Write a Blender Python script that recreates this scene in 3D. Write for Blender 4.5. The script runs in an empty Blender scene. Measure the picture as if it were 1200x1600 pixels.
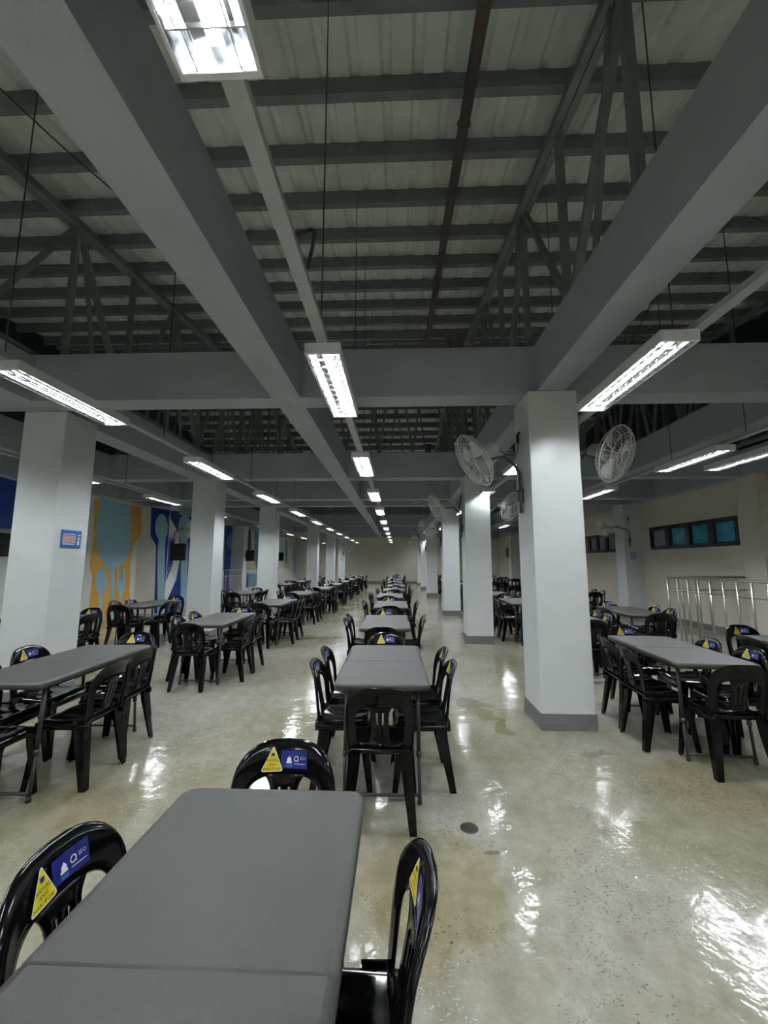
import bpy, bmesh, math, random
from mathutils import Vector, Matrix
random.seed(7)
SC = bpy.context.scene
COL = SC.collection
PI = math.pi
# ---------------------------------------------------------------- camera
cam = bpy.data.cameras.new('camera'); camo = bpy.data.objects.new('camera', cam); COL.objects.link(camo)
camo.location = (0, 0, 1.505)
pitch, yaw, roll = 0.12560, 0.03584, -0.00173
camo.rotation_euler = (Matrix.Rotation(yaw, 3, 'Z') @ Matrix.Rotation(PI/2 + pitch, 3, 'X') @ Matrix.Rotation(-roll, 3, 'Z')).to_euler()
cam.sensor_fit = 'HORIZONTAL'; cam.sensor_width = 36; cam.lens = 36*631.8/1200
cam.clip_start = .02; cam.clip_end = 200
SC.camera = camo
# ---------------------------------------------------------------- world, exposure
w = bpy.data.worlds.new('world'); SC.world = w; w.use_nodes = True
w.node_tree.nodes['Background'].inputs[0].default_value = (.05, .07, .1, 1)
w.node_tree.nodes['Background'].inputs[1].default_value = .3
SC.view_settings.view_transform = 'Standard'; SC.view_settings.look = 'None'
SC.view_settings.gamma = 1; SC.view_settings.use_curve_mapping = False
SC.view_settings.exposure = 1.5
TUBE = 92.0          # strength of the fluorescent tubes
# ---------------------------------------------------------------- materials
def srgb(*c):
    return tuple(((x/255)/12.92 if x/255 <= .04045 else ((x/255+.055)/1.055)**2.4) for x in c) + (1,)
def mat(name, col, rough=.5, metal=0, spec=.5, noise=0, scale=8, bump=0, bscale=60, emit=0, coat=0):
    m = bpy.data.materials.new(name); m.use_nodes = True
    nt = m.node_tree; b = nt.nodes['Principled BSDF']
    b.inputs['Base Color'].default_value = col; b.inputs['Roughness'].default_value = rough
    b.inputs['Metallic'].default_value = metal; b.inputs['Specular IOR Level'].default_value = spec
    b.inputs['Coat Weight'].default_value = coat
    tc = nt.nodes.new('ShaderNodeTexCoord')
    if noise:
        n = nt.nodes.new('ShaderNodeTexNoise'); n.inputs['Scale'].default_value = scale; n.inputs['Detail'].default_value = 4
        nt.links.new(tc.outputs['Object'], n.inputs['Vector'])
        r = nt.nodes.new('ShaderNodeMapRange'); r.inputs[1].default_value = .3; r.inputs[2].default_value = .7
        r.inputs[3].default_value = 1-noise; r.inputs[4].default_value = 1+noise
        nt.links.new(n.outputs['Fac'], r.inputs[0])
        mx = nt.nodes.new('ShaderNodeVectorMath'); mx.operation = 'SCALE'
        mx.inputs[0].default_value = col[:3]; nt.links.new(r.outputs[0], mx.inputs['Scale'])
        nt.links.new(mx.outputs[0], b.inputs['Base Color'])
    if bump:
        n2 = nt.nodes.new('ShaderNodeTexNoise'); n2.inputs['Scale'].default_value = bscale; n2.inputs['Detail'].default_value = 3
        nt.links.new(tc.outputs['Object'], n2.inputs['Vector'])
        bp = nt.nodes.new('ShaderNodeBump'); bp.inputs['Strength'].default_value = bump; bp.inputs['Distance'].default_value = .01
        nt.links.new(n2.outputs['Fac'], bp.inputs['Height']); nt.links.new(bp.outputs[0], b.inputs['Normal'])
    if emit:
        b.inputs['Emission Color'].default_value = (.93, .97, 1, 1); b.inputs['Emission Strength'].default_value = emit
    return m
M = dict(
    beam=mat('grey_beam_paint', (.36, .40, .44, 1), .5, noise=.06, scale=3, bump=.15, bscale=90),
    column=mat('white_column_paint', (.66, .70, .70, 1), .38, noise=.03, scale=4),
    wall=mat('cream_wall_paint', (.66, .63, .54, 1), .6, noise=.03, scale=2),
    base=mat('grey_baseboard_paint', (.16, .16, .16, 1), .5, noise=.1, scale=12),
    sheet=mat('galvanised_roof_sheet', (.78, .82, .77, 1), .5, noise=.12, scale=2),
    purlin=mat('dark_steel_primer', (.2, .225, .23, 1), .6, noise=.15, scale=5),
    truss=mat('grey_truss_paint', (.22, .24, .24, 1), .55, noise=.15, scale=6),
    pipe=mat('brown_pipe_primer', (.15, .12, .11, 1), .5, noise=.1, scale=9),
    plastic=mat('glossy_black_plastic', (.003, .003, .0035, 1), .12, spec=.28, noise=.1, scale=30),
    top=mat('grey_moulded_table_plastic', (.040, .042, .036, 1), .46, noise=.04, scale=40, bump=.25, bscale=500),
    leg=mat('dark_powder_coated_steel', (.035, .033, .033, 1), .4, noise=.1, scale=20),
    white=mat('white_enamel_steel', (.72, .73, .74, 1), .4, noise=.02, scale=10),
    refl=mat('bright_aluminium_louver', (.45, .46, .48, 1), .14, metal=1, noise=.03, scale=40),
    tube=mat('fluorescent_tube', (1, 1, 1, 1), .5, emit=TUBE, noise=.01),
    tray=mat('galvanised_channel', (.42, .44, .45, 1), .4, metal=.3, noise=.05, scale=10),
    wire=mat('chromed_fan_wire', (.8, .82, .8, 1), .3, metal=.2, noise=.03, scale=30),
    fanbody=mat('pale_grey_fan_enamel', (.5, .51, .49, 1), .35, noise=.05, scale=20),
    fandark=mat('dark_grey_fan_bracket', (.09, .1, .11, 1), .4, noise=.1, scale=20),
    black=mat('black_plastic_casing', (.012, .012, .013, 1), .35, noise=.1, scale=20),
    screen=mat('dark_switched_off_screen', (.008, .008, .009, 1), .12, noise=.05, scale=20),
    steel=mat('brushed_stainless_steel', (.52, .49, .44, 1), .3, metal=.85, noise=.05, scale=20),
    frame=mat('black_window_frame', (.015, .017, .02, 1), .4, noise=.1, scale=20),
    paneblue=mat('blue_tinted_glazing', (.03, .27, .40, 1), .12, noise=.35, scale=6),
    panegrey=mat('frosted_grey_glazing', (.24, .25, .31, 1), .2, noise=.2, scale=6),
    yellow=mat('yellow_sticker', (.72, .6, .03, 1), .35, noise=.03, scale=80),
    blue=mat('blue_sticker', (.014, .02, .16, 1), .3, noise=.05, scale=80),
    stwhite=mat('white_sticker_print', (.8, .8, .82, 1), .35, noise=.02, scale=80),
    ink=mat('black_sticker_print', (.02, .02, .015, 1), .4, noise=.05, scale=80),
    signblue=mat('blue_sign_print', (.03, .12, .4, 1), .4, noise=.05, scale=40),
    signpink=mat('salmon_sign_print', (.6, .36, .3, 1), .4, noise=.15, scale=60),
    signwhite=mat('white_sign_print', (.7, .75, .8, 1), .4, noise=.03, scale=60),
    orange=mat('orange_mural_paint', (.78, .42, .08, 1), .5, noise=.05, scale=3),
    sky=mat('light_blue_mural_paint', (.36, .60, .70, 1), .5, noise=.05, scale=3),
    mblue=mat('royal_blue_mural_paint', (.008, .045, .30, 1), .5, noise=.05, scale=3),
    teal=mat('teal_mural_paint', (.11, .33, .44, 1), .5, noise=.05, scale=3),
    mwhite=mat('white_mural_paint', (.74, .75, .72, 1), .5, noise=.03, scale=3),
    cream=mat('cream_mural_paint', (.66, .55, .34, 1), .5, noise=.05, scale=3),
    clad=mat('dark_navy_cladding', (.035, .045, .065, 1), .6, noise=.2, scale=4),
    drain=mat('tarnished_drain_steel', (.07, .06, .05, 1), .45, metal=.5, noise=.2, scale=60),
)
def floor_material():
    m = bpy.data.materials.new('polished_concrete'); m.use_nodes = True
    nt = m.node_tree; N = nt.nodes; Lk = nt.links; b = N['Principled BSDF']
    tc = N.new('ShaderNodeTexCoord')
    def noise(sc, det=4, rough=.5):
        n = N.new('ShaderNodeTexNoise'); n.inputs['Scale'].default_value = sc; n.inputs['Detail'].default_value = det
        n.inputs['Roughness'].default_value = rough
        Lk.new(tc.outputs['Object'], n.inputs['Vector']); return n
    def ramp(src, stops):
        r = N.new('ShaderNodeValToRGB'); e = r.color_ramp.elements
        e[0].position, e[0].color = stops[0]; e[1].position, e[1].color = stops[-1]
        for p, c in stops[1:-1]:
            q = e.new(p); q.color = c
        Lk.new(src, r.inputs[0]); return r
    def mix(mode, fac, a, bb):
        x = N.new('ShaderNodeMix'); x.data_type = 'RGBA'; x.blend_type = mode
        if isinstance(fac, float): x.inputs[0].default_value = fac
        else: Lk.new(fac, x.inputs[0])
        for i, v in ((6, a), (7, bb)):
            if isinstance(v, tuple): x.inputs[i].default_value = v
            else: Lk.new(v, x.inputs[i])
        return x.outputs[2]
    big = ramp(noise(.55, 6, .6).outputs['Fac'], [(.36, (.23, .21, .13, 1)), (.5, (.33, .315, .25, 1)), (.62, (.39, .38, .34, 1))])
    fine = ramp(noise(9, 8, .7).outputs['Fac'], [(.3, (.70, .70, .67, 1)), (.7, (1.08, 1.08, 1.08, 1))])
    c = mix('MULTIPLY', 1.0, big.outputs[0], fine.outputs[0])
    # dark and pale aggregate chips, clustered
    for sc, thr, col, cl in ((48, .15, (.05, .042, .03, 1), 1.5), (95, .20, (.08, .07, .05, 1), 2.3), (150, .22, (.20, .18, .14, 1), 1.1), (75, .15, (.72, .71, .66, 1), 1.0)):
        v = N.new('ShaderNodeTexVoronoi'); v.inputs['Scale'].default_value = sc
        wp = N.new('ShaderNodeVectorMath'); wp.operation = 'MULTIPLY_ADD'; wp.inputs[1].default_value = (.035, .035, 0)
        Lk.new(noise(38, 2).outputs['Color'], wp.inputs[0]); Lk.new(tc.outputs['Object'], wp.inputs[2])
        sc_ = N.new('ShaderNodeVectorMath'); sc_.operation = 'MULTIPLY'; sc_.inputs[1].default_value = (.75, 1.2, 1); Lk.new(wp.outputs[0], sc_.inputs[0])
        Lk.new(sc_.outputs[0], v.inputs['Vector'])
        r = ramp(v.outputs['Distance'], [(0.0, (1, 1, 1, 1)), (thr, (1, 1, 1, 1)), (thr+.08, (0, 0, 0, 1))])
        k = ramp(noise(cl, 3).outputs['Fac'], [(.46, (0, 0, 0, 1)), (.62, (.8, .8, .8, 1))])
        mm = N.new('ShaderNodeMath'); mm.operation = 'MULTIPLY'
        Lk.new(r.outputs[0], mm.inputs[0]); Lk.new(k.outputs[0], mm.inputs[1])
        c = mix('MIX', mm.outputs[0], c, col)
    # damp patches beside the big column and small old stains
    sep = N.new('ShaderNodeSeparateXYZ'); wob = noise(3.2, 3)
    va = N.new('ShaderNodeVectorMath'); va.operation = 'MULTIPLY_ADD'; va.inputs[1].default_value = (.5, .5, 0)
    Lk.new(wob.outputs['Color'], va.inputs[0]); Lk.new(tc.outputs['Object'], va.inputs[2])
    for (x, y, rx, ry, col, st) in ((.78, 4.62, .16, .26, (.62, .64, .6, 1), 1), (.98, 4.05, .10, .20, (.66, .62, .45, 1), 1), (.87, 4.3, .10, .16, (.7, .68, .58, 1), 1),
                               (1.55, 3.55, .16, .05, (.7, .68, .6, 1), 1), (.02, 1.75, .05, .03, (.45, .42, .38, 1), 1), (.40, 2.38, .03, .03, (.6, .56, .5, 1), 1),
                               (-1.2, 1.7, .5, .25, (.82, .8, .72, 1), 1), (.15, 2.1, .3, .5, (.84, .8, .66, 1), 1)):
        sb = N.new('ShaderNodeVectorMath'); sb.operation = 'SUBTRACT'; sb.inputs[1].default_value = (x+.25, y+.25, 0); Lk.new(va.outputs[0], sb.inputs[0])
        dv = N.new('ShaderNodeVectorMath'); dv.operation = 'MULTIPLY'; dv.inputs[1].default_value = (1/rx, 1/ry, 0); Lk.new(sb.outputs[0], dv.inputs[0])
        ln = N.new('ShaderNodeVectorMath'); ln.operation = 'LENGTH'; Lk.new(dv.outputs[0], ln.inputs[0])
        r = ramp(ln.outputs['Value'], [(.0, (1, 1, 1, 1)), (.85, (1, 1, 1, 1)), (1.0, (0, 0, 0, 1))])
        c = mix('MULTIPLY', r.outputs[0], c, col)
    Lk.new(c, b.inputs['Base Color'])
    rr = N.new('ShaderNodeMapRange'); rr.inputs[1].default_value = .35; rr.inputs[2].default_value = .65
    rr.inputs[3].default_value = .07; rr.inputs[4].default_value = .17
    Lk.new(noise(1.1, 5, .65).outputs['Fac'], rr.inputs[0]); Lk.new(rr.outputs[0], b.inputs['Roughness'])
    bp = N.new('ShaderNodeBump'); bp.inputs['Strength'].default_value = .35; bp.inputs['Distance'].default_value = .02
    Lk.new(noise(4.5, 4, .55).outputs['Fac'], bp.inputs['Height']); Lk.new(bp.outputs[0], b.inputs['Normal'])
    b.inputs['Specular IOR Level'].default_value = .27
    return m
M['floor'] = floor_material()

# ---------------------------------------------------------------- helpers
def tag(o, label=None, cat=None, group=None, kind=None):
    if label: o['label'] = label
    if cat: o['category'] = cat
    if group: o['group'] = group
    if kind: o['kind'] = kind
    return o
def empty(name, loc=(0, 0, 0), rz=0):
    o = bpy.data.objects.new(name, None); COL.objects.link(o)
    o.empty_display_size = .1; o.location = loc; o.rotation_euler = (0, 0, rz); return o
class MB:
    def __init__(s): s.v = []; s.f = []; s.m = []; s.mats = []; s.sm = []
    def mi(s, m):
        if m not in s.mats: s.mats.append(m)
        return s.mats.index(m)
    def add(s, vs, fs, m, smooth=False):
        n = len(s.v); k = s.mi(m); s.v += [tuple(p) for p in vs]
        for f in fs: s.f.append([n+i for i in f]); s.m.append(k); s.sm.append(smooth)
    def box(s, a, b, m):
        (x0, y0, z0), (x1, y1, z1) = a, b
        s.add([(x0,y0,z0),(x1,y0,z0),(x1,y1,z0),(x0,y1,z0),(x0,y0,z1),(x1,y0,z1),(x1,y1,z1),(x0,y1,z1)],
              [(3,2,1,0),(4,5,6,7),(0,1,5,4),(1,2,6,5),(2,3,7,6),(3,0,4,7)], m)
    def beam(s, a, b, wd, ht, m):      # rectangular bar from a to b
        a = Vector(a); b = Vector(b); d = (b-a).normalized()
        up = Vector((0,0,1)) if abs(d.z) < .95 else Vector((0,1,0))
        x = d.cross(up).normalized()*wd/2; y = x.cross(d).normalized()*ht/2
        vs = [p+sx*x+sy*y for p in (a, b) for sx, sy in ((-1,-1),(1,-1),(1,1),(-1,1))]
        s.add(vs, [(0,1,2,3),(7,6,5,4),(0,4,5,1),(1,5,6,2),(2,6,7,3),(3,7,4,0)], m)
    def tube(s, pts, r, m, n=8, closed=False, cap=True):
        pts = [Vector(p) for p in pts]; k = len(pts); rs = r if isinstance(r, (list, tuple)) else [r]*k
        vs = []; ref = None
        for i, p in enumerate(pts):
            if closed: d = pts[(i+1) % k]-pts[i-1]
            else: d = pts[min(i+1, k-1)]-pts[max(i-1, 0)]
            d.normalize()
            if ref is None: ref = Vector((0,0,1)) if abs(d.z) < .9 else Vector((1,0,0))
            x = d.cross(ref)
            if x.length < 1e-4: x = d.cross(Vector((.3,.9,.1)))
            x.normalize(); y = d.cross(x).normalized(); ref = -y if False else ref
            if i and (x.dot(px) < 0): x = -x; y = -y
            px = x
            for j in range(n):
                a = 2*PI*j/n; vs.append(p+(x*math.cos(a)+d.cross(x)*math.sin(a))*rs[i])
        fs = []
        for i in range(k if closed else k-1):
            for j in range(n):
                a = i*n+j; b = i*n+(j+1) % n; i2 = (i+1) % k
                fs.append((a, b, i2*n+(j+1) % n, i2*n+j))
        if cap and not closed: fs += [tuple(range(n))[::-1], tuple((k-1)*n+j for j in range(n))]
        s.add(vs, fs, m, True)
    def lathe(s, prof, m, n=24, M4=None):   # profile (r, z)
        vs = []; fs = []
        for r, z in prof:
            for j in range(n):
                a = 2*PI*j/n; p = Vector((r*math.cos(a), r*math.sin(a), z)); vs.append(M4 @ p if M4 else p)
        for i in range(len(prof)-1):
            for j in range(n): fs.append((i*n+j, i*n+(j+1) % n, (i+1)*n+(j+1) % n, (i+1)*n+j))
        s.add(vs, fs, m, True)
    def grid(s, rows, m, smooth=True):
        nr = len(rows); nc = len(rows[0]); vs = [p for r in rows for p in r]
        s.add(vs, [(i*nc+j, i*nc+j+1, (i+1)*nc+j+1, (i+1)*nc+j) for i in range(nr-1) for j in range(nc-1)], m, smooth)
    def mesh(s, name, solid=0, bevel=0, weld=0):
        me = bpy.data.meshes.new(name); me.from_pydata(s.v, [], s.f)
        for m in s.mats: me.materials.append(m)
        me.polygons.foreach_set('material_index', s.m); me.polygons.foreach_set('use_smooth', s.sm)
        if solid or bevel or weld:
            bm = bmesh.new(); bm.from_mesh(me)
            if weld: bmesh.ops.remove_doubles(bm, verts=bm.verts, dist=weld)
            if solid: bmesh.ops.recalc_face_normals(bm, faces=bm.faces)
            if solid: bmesh.ops.solidify(bm, geom=bm.faces[:], thickness=solid)
            if bevel:
                es = [e for e in bm.edges if len(e.link_faces) == 2 and e.calc_face_angle(0) > .6]
                bmesh.ops.bevel(bm, geom=es, offset=bevel, segments=2, affect='EDGES', profile=.6)
            bm.to_mesh(me); bm.free()
        me.update(); return me
    def build(s, name, parent=None, **k):
        o = bpy.data.objects.new(name, s.mesh(name, **k)); COL.objects.link(o)
        if parent: o.parent = parent
        return o
def copy_tree(o, parent=None):
    c = o.copy(); COL.objects.link(c); c.parent = parent
    for ch in KIDS.get(o.name, []): copy_tree(ch, c)
    return c
KIDS = {}
def register(root):
    for o in list(COL.objects):
        if o.parent: 
            l = KIDS.setdefault(o.parent.name, [])
            if o not in l: l.append(o)
def text_mesh(txt, size, depth=0):
    c = bpy.data.curves.new('lettering', 'FONT'); c.body = txt; c.size = size; c.align_x = 'CENTER'; c.align_y = 'CENTER'; c.resolution_u = 1
    o = bpy.data.objects.new('lettering', c); COL.objects.link(o)
    dg = bpy.context.evaluated_depsgraph_get(); me = bpy.data.meshes.new_from_object(o.evaluated_get(dg))
    vs = [v.co.copy() for v in me.vertices]; fs = [tuple(p.vertices) for p in me.polygons]
    bpy.data.objects.remove(o); bpy.data.meshes.remove(me)
    return vs, fs
def poly_mesh(pts, m, mb, to3):   # flat polygon, tessellated
    from mathutils.geometry import tessellate_polygon
    tr = tessellate_polygon([[Vector((a, b, 0)) for a, b in pts]])
    mb.add([to3(a, b) for a, b in pts], [tuple(t) for t in tr], m)

MURAL_SIDE = [('blue', [(12.01, 3.094), (12.49, 3.115), (12.49, 0.01), (12.01, 0.01)]), ('sky', [(12.01, 0.332), (12.09, 0.01), (12.01, 0.01)]), ('white', [(12.01, 2.857), (12.49, 2.465), (12.49, 0.89), (12.11, 0.35), (12.01, 0.441), (12.01, 1.16), (12.24, 1.54), (12.29, 1.88), (12.01, 2.319)]), ('blue', [(12.08, 2.36), (12.24, 2.13), (12.32, 1.49), (12.01, 0.925), (12.01, 1.114), (12.21, 1.49), (12.18, 1.88)]), ('sky', [(12.49, 2.537), (12.48, 2.58), (12.48, 2.71), (12.49, 2.742)])]
MURAL_WALL = [('orange', [(10.11, 3.16), (12.06, 3.2), (12.12, 2.36), (11.79, 2.01), (11.74, 1.49), (11.85, 0.28), (11.89, 0.01), (10.26, 0.01), (10.28, 0.92), (10.29, 1.16), (10.15, 1.41), (10.21, 2.11)]), ('sky', [(10.33, 3.22), (11.54, 3.17), (11.69, 2.19), (11.64, 1.77), (11.4, 1.44), (11.09, 1.31), (11.16, 0.43), (11.12, 0.13), (11.31, 0.01), (10.76, 0.01), (10.99, 0.02), (11.02, 0.45), (10.91, 1.31), (10.61, 1.49), (10.4, 1.74), (10.28, 2.11), (10.26, 2.65)]), ('sky', [(10.84, 1.01), (10.84, 0.9), (10.82, 0.8), (10.78, 0.73), (10.72, 0.68), (10.66, 0.67), (10.59, 0.69), (10.52, 0.74), (10.47, 0.82), (10.43, 0.92), (10.4, 1.03), (10.4, 1.14), (10.42, 1.24), (10.45, 1.32), (10.51, 1.37), (10.57, 1.38), (10.64, 1.36), (10.71, 1.31), (10.77, 1.23), (10.81, 1.13)]), ('sky', [(10.58, 0.73), (10.73, 0.72), (10.75, 0.3), (10.84, 0.01), (10.62, 0.01), (10.62, 0.32)]), ('sky', [(11.21, 0.95), (11.59, 0.94), (11.59, 0.75), (11.47, 0.58), (11.49, 0.31), (11.63, 0.01), (11.45, 0.01), (11.41, 0.32), (11.38, 0.59), (11.24, 0.78)]), ('sky', [(11.22, 1.33), (11.27, 1.33), (11.32, 0.93), (11.22, 0.93)]), ('sky', [(11.32, 1.34), (11.37, 1.34), (11.42, 0.92), (11.36, 0.93)]), ('sky', [(11.42, 1.34), (11.47, 1.34), (11.52, 0.92), (11.46, 0.92)]), ('sky', [(11.51, 1.33), (11.55, 1.33), (11.59, 0.91), (11.55, 0.92)]), ('blue', [(12.54, 3.26), (15.1, 3.3), (15.65, 0.01), (13.09, 0.01), (13.02, 1.08), (12.94, 2.06), (12.61, 2.35)]), ('sky', [(13.56, 2.7), (13.56, 2.55), (13.52, 2.42), (13.44, 2.31), (13.35, 2.24), (13.24, 2.21), (13.12, 2.23), (13.02, 2.29), (12.93, 2.38), (12.86, 2.5), (12.83, 2.63), (12.83, 2.77), (12.86, 2.9), (12.93, 3.0), (13.02, 3.08), (13.13, 3.11), (13.24, 3.11), (13.35, 3.05), (13.45, 2.96), (13.52, 2.84)]), ('sky', [(13.06, 2.3), (13.46, 2.32), (13.49, 1.81), (13.75, 0.01), (13.3, 0.01), (13.06, 1.8)]), ('white', [(13.55, 3.13), (14.29, 2.52), (14.41, 1.54), (14.27, 0.92), (13.76, 0.19), (13.64, 0.31), (13.62, 1.06), (13.91, 1.54), (13.97, 1.93), (13.63, 2.47)]), ('blue', [(13.73, 2.48), (13.91, 2.21), (14.0, 1.49), (13.62, 0.79), (13.6, 0.95), (13.88, 1.49), (13.85, 1.93)]), ('sky', [(15.07, 2.8), (15.07, 2.64), (15.02, 2.5), (14.93, 2.38), (14.81, 2.3), (14.67, 2.27), (14.53, 2.28), (14.4, 2.35), (14.3, 2.45), (14.22, 2.58), (14.18, 2.73), (14.18, 2.88), (14.23, 3.02), (14.31, 3.14), (14.42, 3.22), (14.55, 3.26), (14.7, 3.26), (14.83, 3.2), (14.95, 3.1), (15.03, 2.96)]), ('sky', [(14.37, 2.35), (14.87, 2.32), (14.98, 2.08), (15.0, 1.25), (15.18, 0.01), (14.66, 0.01), (14.53, 1.26), (14.46, 2.06)]), ('blue', [(18.06, 3.21), (20.28, 3.3), (20.29, 2.83), (19.88, 2.14), (19.98, 0.01), (18.3, 0.01)]), ('teal', [(19.95, 2.53), (19.92, 2.39), (19.81, 2.26), (19.64, 2.16), (19.41, 2.09), (19.16, 2.06), (18.91, 2.07), (18.69, 2.13), (18.51, 2.21), (18.39, 2.32), (18.33, 2.45), (18.36, 2.57), (18.45, 2.7), (18.61, 2.8), (18.81, 2.87), (19.06, 2.91), (19.31, 2.91), (19.55, 2.86), (19.75, 2.78), (19.89, 2.66)]), ('teal', [(18.88, 2.1), (19.42, 2.12), (19.37, 1.9), (19.52, 1.69), (19.65, 0.01), (18.99, 0.01), (18.77, 1.68), (18.94, 1.9)]), ('blue', [(20.62, 3.24), (21.33, 3.3), (21.39, 2.3), (21.05, 1.59), (20.96, 1.01), (20.83, 1.01), (20.68, 2.09)]), ('cream', [(21.29, 3.18), (21.71, 3.21), (21.75, 2.16), (21.41, 2.15)]), ('teal', [(21.78, 3.3), (22.7, 3.3), (22.95, 1.05), (22.46, 1.06), (22.03, 1.72)]), ('orange', [(21.65, 1.55), (22.17, 1.51), (22.36, 1.39), (21.97, 1.27), (21.67, 1.35)]), ('blue', [(20.91, 1.01), (21.12, 1.01), (21.21, 0.23), (20.95, 0.25)]), ('teal', [(21.13, 0.93), (22.83, 0.97), (22.92, 0.26), (21.32, 0.23)]), ('teal', [(27.97, 3.12), (28.45, 3.12), (28.78, 1.1), (28.02, 1.11)]), ('cream', [(28.16, 1.52), (29.23, 1.52), (29.28, 1.04), (28.21, 1.05)]), ('orange', [(29.04, 3.13), (29.34, 3.15), (29.41, 2.6), (29.1, 2.59)]), ('sky', [(29.95, 2.96), (31.09, 3.19), (31.25, 0.78), (30.25, 0.8)]), ('blue', [(7.6, 3.19), (7.95, 3.17), (8.12, 2.55), (8.13, 2.2), (7.02, 2.11), (6.89, 3.16)])]
MURAL_PIER = [('orange', [(-7.89, 3.196), (-7.86, 3.19), (-7.82, 2.36), (-7.89, 2.252)]), ('blue', [(-7.56, 3.19), (-6.96, 3.096), (-6.96, 0.01), (-7.24, 0.01), (-7.28, 1.11), (-7.32, 2.02), (-7.52, 2.31)]), ('sky', [(-6.99, 2.56), (-6.99, 2.43), (-7.01, 2.32), (-7.05, 2.23), (-7.1, 2.17), (-7.16, 2.15), (-7.22, 2.17), (-7.28, 2.23), (-7.33, 2.32), (-7.37, 2.43), (-7.39, 2.56), (-7.39, 2.69), (-7.37, 2.8), (-7.33, 2.9), (-7.28, 2.96), (-7.22, 2.98), (-7.16, 2.96), (-7.1, 2.9), (-7.05, 2.8), (-7.01, 2.69)]), ('sky', [(-7.26, 2.23), (-7.04, 2.23), (-7.03, 1.78), (-6.96, 0.568), (-6.96, 0.01), (-7.13, 0.01), (-7.26, 1.78)]), ('white', [(-6.99, 2.94), (-6.96, 2.891), (-6.96, 1.11), (-6.96, 1.11), (-6.96, 1.11), (-6.96, 2.505)]), ('blue', [(-6.96, 0.87), (-6.96, 0.87), (-6.97, 1.02), (-6.96, 1.054)])]

# ---------------------------------------------------------------- room shell
XL, XR, YB, YF, ZB = -7.9, 7.05, -8.0, 31.0, 3.23      # walls, back, front, beam underside
ROOFZ = lambda y: 5.37 + .14*y if y < 11 else 5.37 + .14*(22-y)
def struct(mb, name, label=None, cat=None, **k):
    o = mb.build(name, **k); o['kind'] = 'structure'
    if label: o['label'] = label
    return o
b = MB(); b.add([(XL-.3, YB, 0), (XR+.3, YB, 0), (XR+.3, YF+.3, 0), (XL-.3, YF+.3, 0), (XL-.3, YB, -.1), (XR+.3, YB, -.1), (XR+.3, YF+.3, -.1), (XL-.3, YF+.3, -.1)],
                [(0,1,2,3),(7,6,5,4),(0,4,5,1),(1,5,6,2),(2,6,7,3),(3,7,4,0)], M['floor'])
struct(b, 'floor', 'speckled polished beige concrete floor')
def gable(mb, x0, x1, m):
    ys = [YB, 11, YF+.2]
    pts = [(YB, 0)] + [(y, ROOFZ(y)+.02) for y in ys] + [(YF+.2, 0)]
    n = len(pts); vs = [(x, y, z) for x in (x0, x1) for y, z in pts]
    mb.add(vs, [tuple(range(n)), tuple(range(2*n-1, n-1, -1))] + [(i, i+n, (i+1) % n+n, (i+1) % n) for i in range(n)], m)
def upper(mb, x0, x1, m):
    pts = [(YB, 3.8), (YB, ROOFZ(YB)), (11, ROOFZ(11)), (YF, ROOFZ(YF)), (YF, 3.8)]
    vs = [(x, y, z) for x in (x0, x1) for y, z in pts]
    mb.add(vs, [tuple(range(5)), tuple(range(9, 4, -1))] + [(i, i+5, (i+1) % 5+5, (i+1) % 5) for i in range(5)], m)
b = MB(); upper(b, XL-.2, XL, M['clad']); struct(b, 'wall_upper_left', 'dark cladding above the left wall')
b = MB(); upper(b, XR, XR+.2, M['clad']); struct(b, 'wall_upper_right', 'dark cladding above the right wall')
b = MB(); b.box((XL-.2, YB, 0), (XL, YF+.2, 3.8), M['mwhite']); wl = struct(b, 'wall_left', 'left wall painted with a large cutlery and bottle mural')
WIN = [(8.62, 11.58, 1.88, 2.5, 4), (13.35, 15.9, 1.88, 2.5, 4), (20.3, 22.2, 1.88, 2.5, 3), (25.3, 26.8, 1.88, 2.5, 2)]
# right wall in panels round its window openings
b = MB()
ys = [YB]
for w0 in WIN: ys += [w0[0], w0[1]]
ys.append(YF)
for i in range(len(ys)-1):
    if i % 2 == 0: b.box((XR, ys[i], 0), (XR+.2, ys[i+1], ZB+.6), M['wall'])
    else:
        w0 = WIN[i//2]
        b.box((XR, w0[0], 0), (XR+.2, w0[1], w0[2]), M['wall']); b.box((XR, w0[0], w0[3]), (XR+.2, w0[1], ZB+.6), M['wall'])
b.box((XR, YB, ZB+.55), (XR+.2, YF, ZB+.6), M['wall'])
struct(b, 'wall_right', 'cream right wall with a row of high windows')
b = MB(); b.box((XL-.2, YF, 0), (XR+.2, YF+.2, 4.0), M['wall']); struct(b, 'wall_far', 'plain cream wall at the far end of the hall')
b = MB(); b.box((XL-.2, YB-.2, 0), (XR+.2, YB, 4.95), M['wall']); struct(b, 'wall_back', 'cream wall behind the camera')
b = MB(); b.box((XL, YF-.015, 0), (XR, YF, .14), M['base']); struct(b, 'baseboard_far')
b = MB(); b.box((XR-.015, YB, 0), (XR, YF, .14), M['base']); struct(b, 'baseboard_right')
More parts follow.
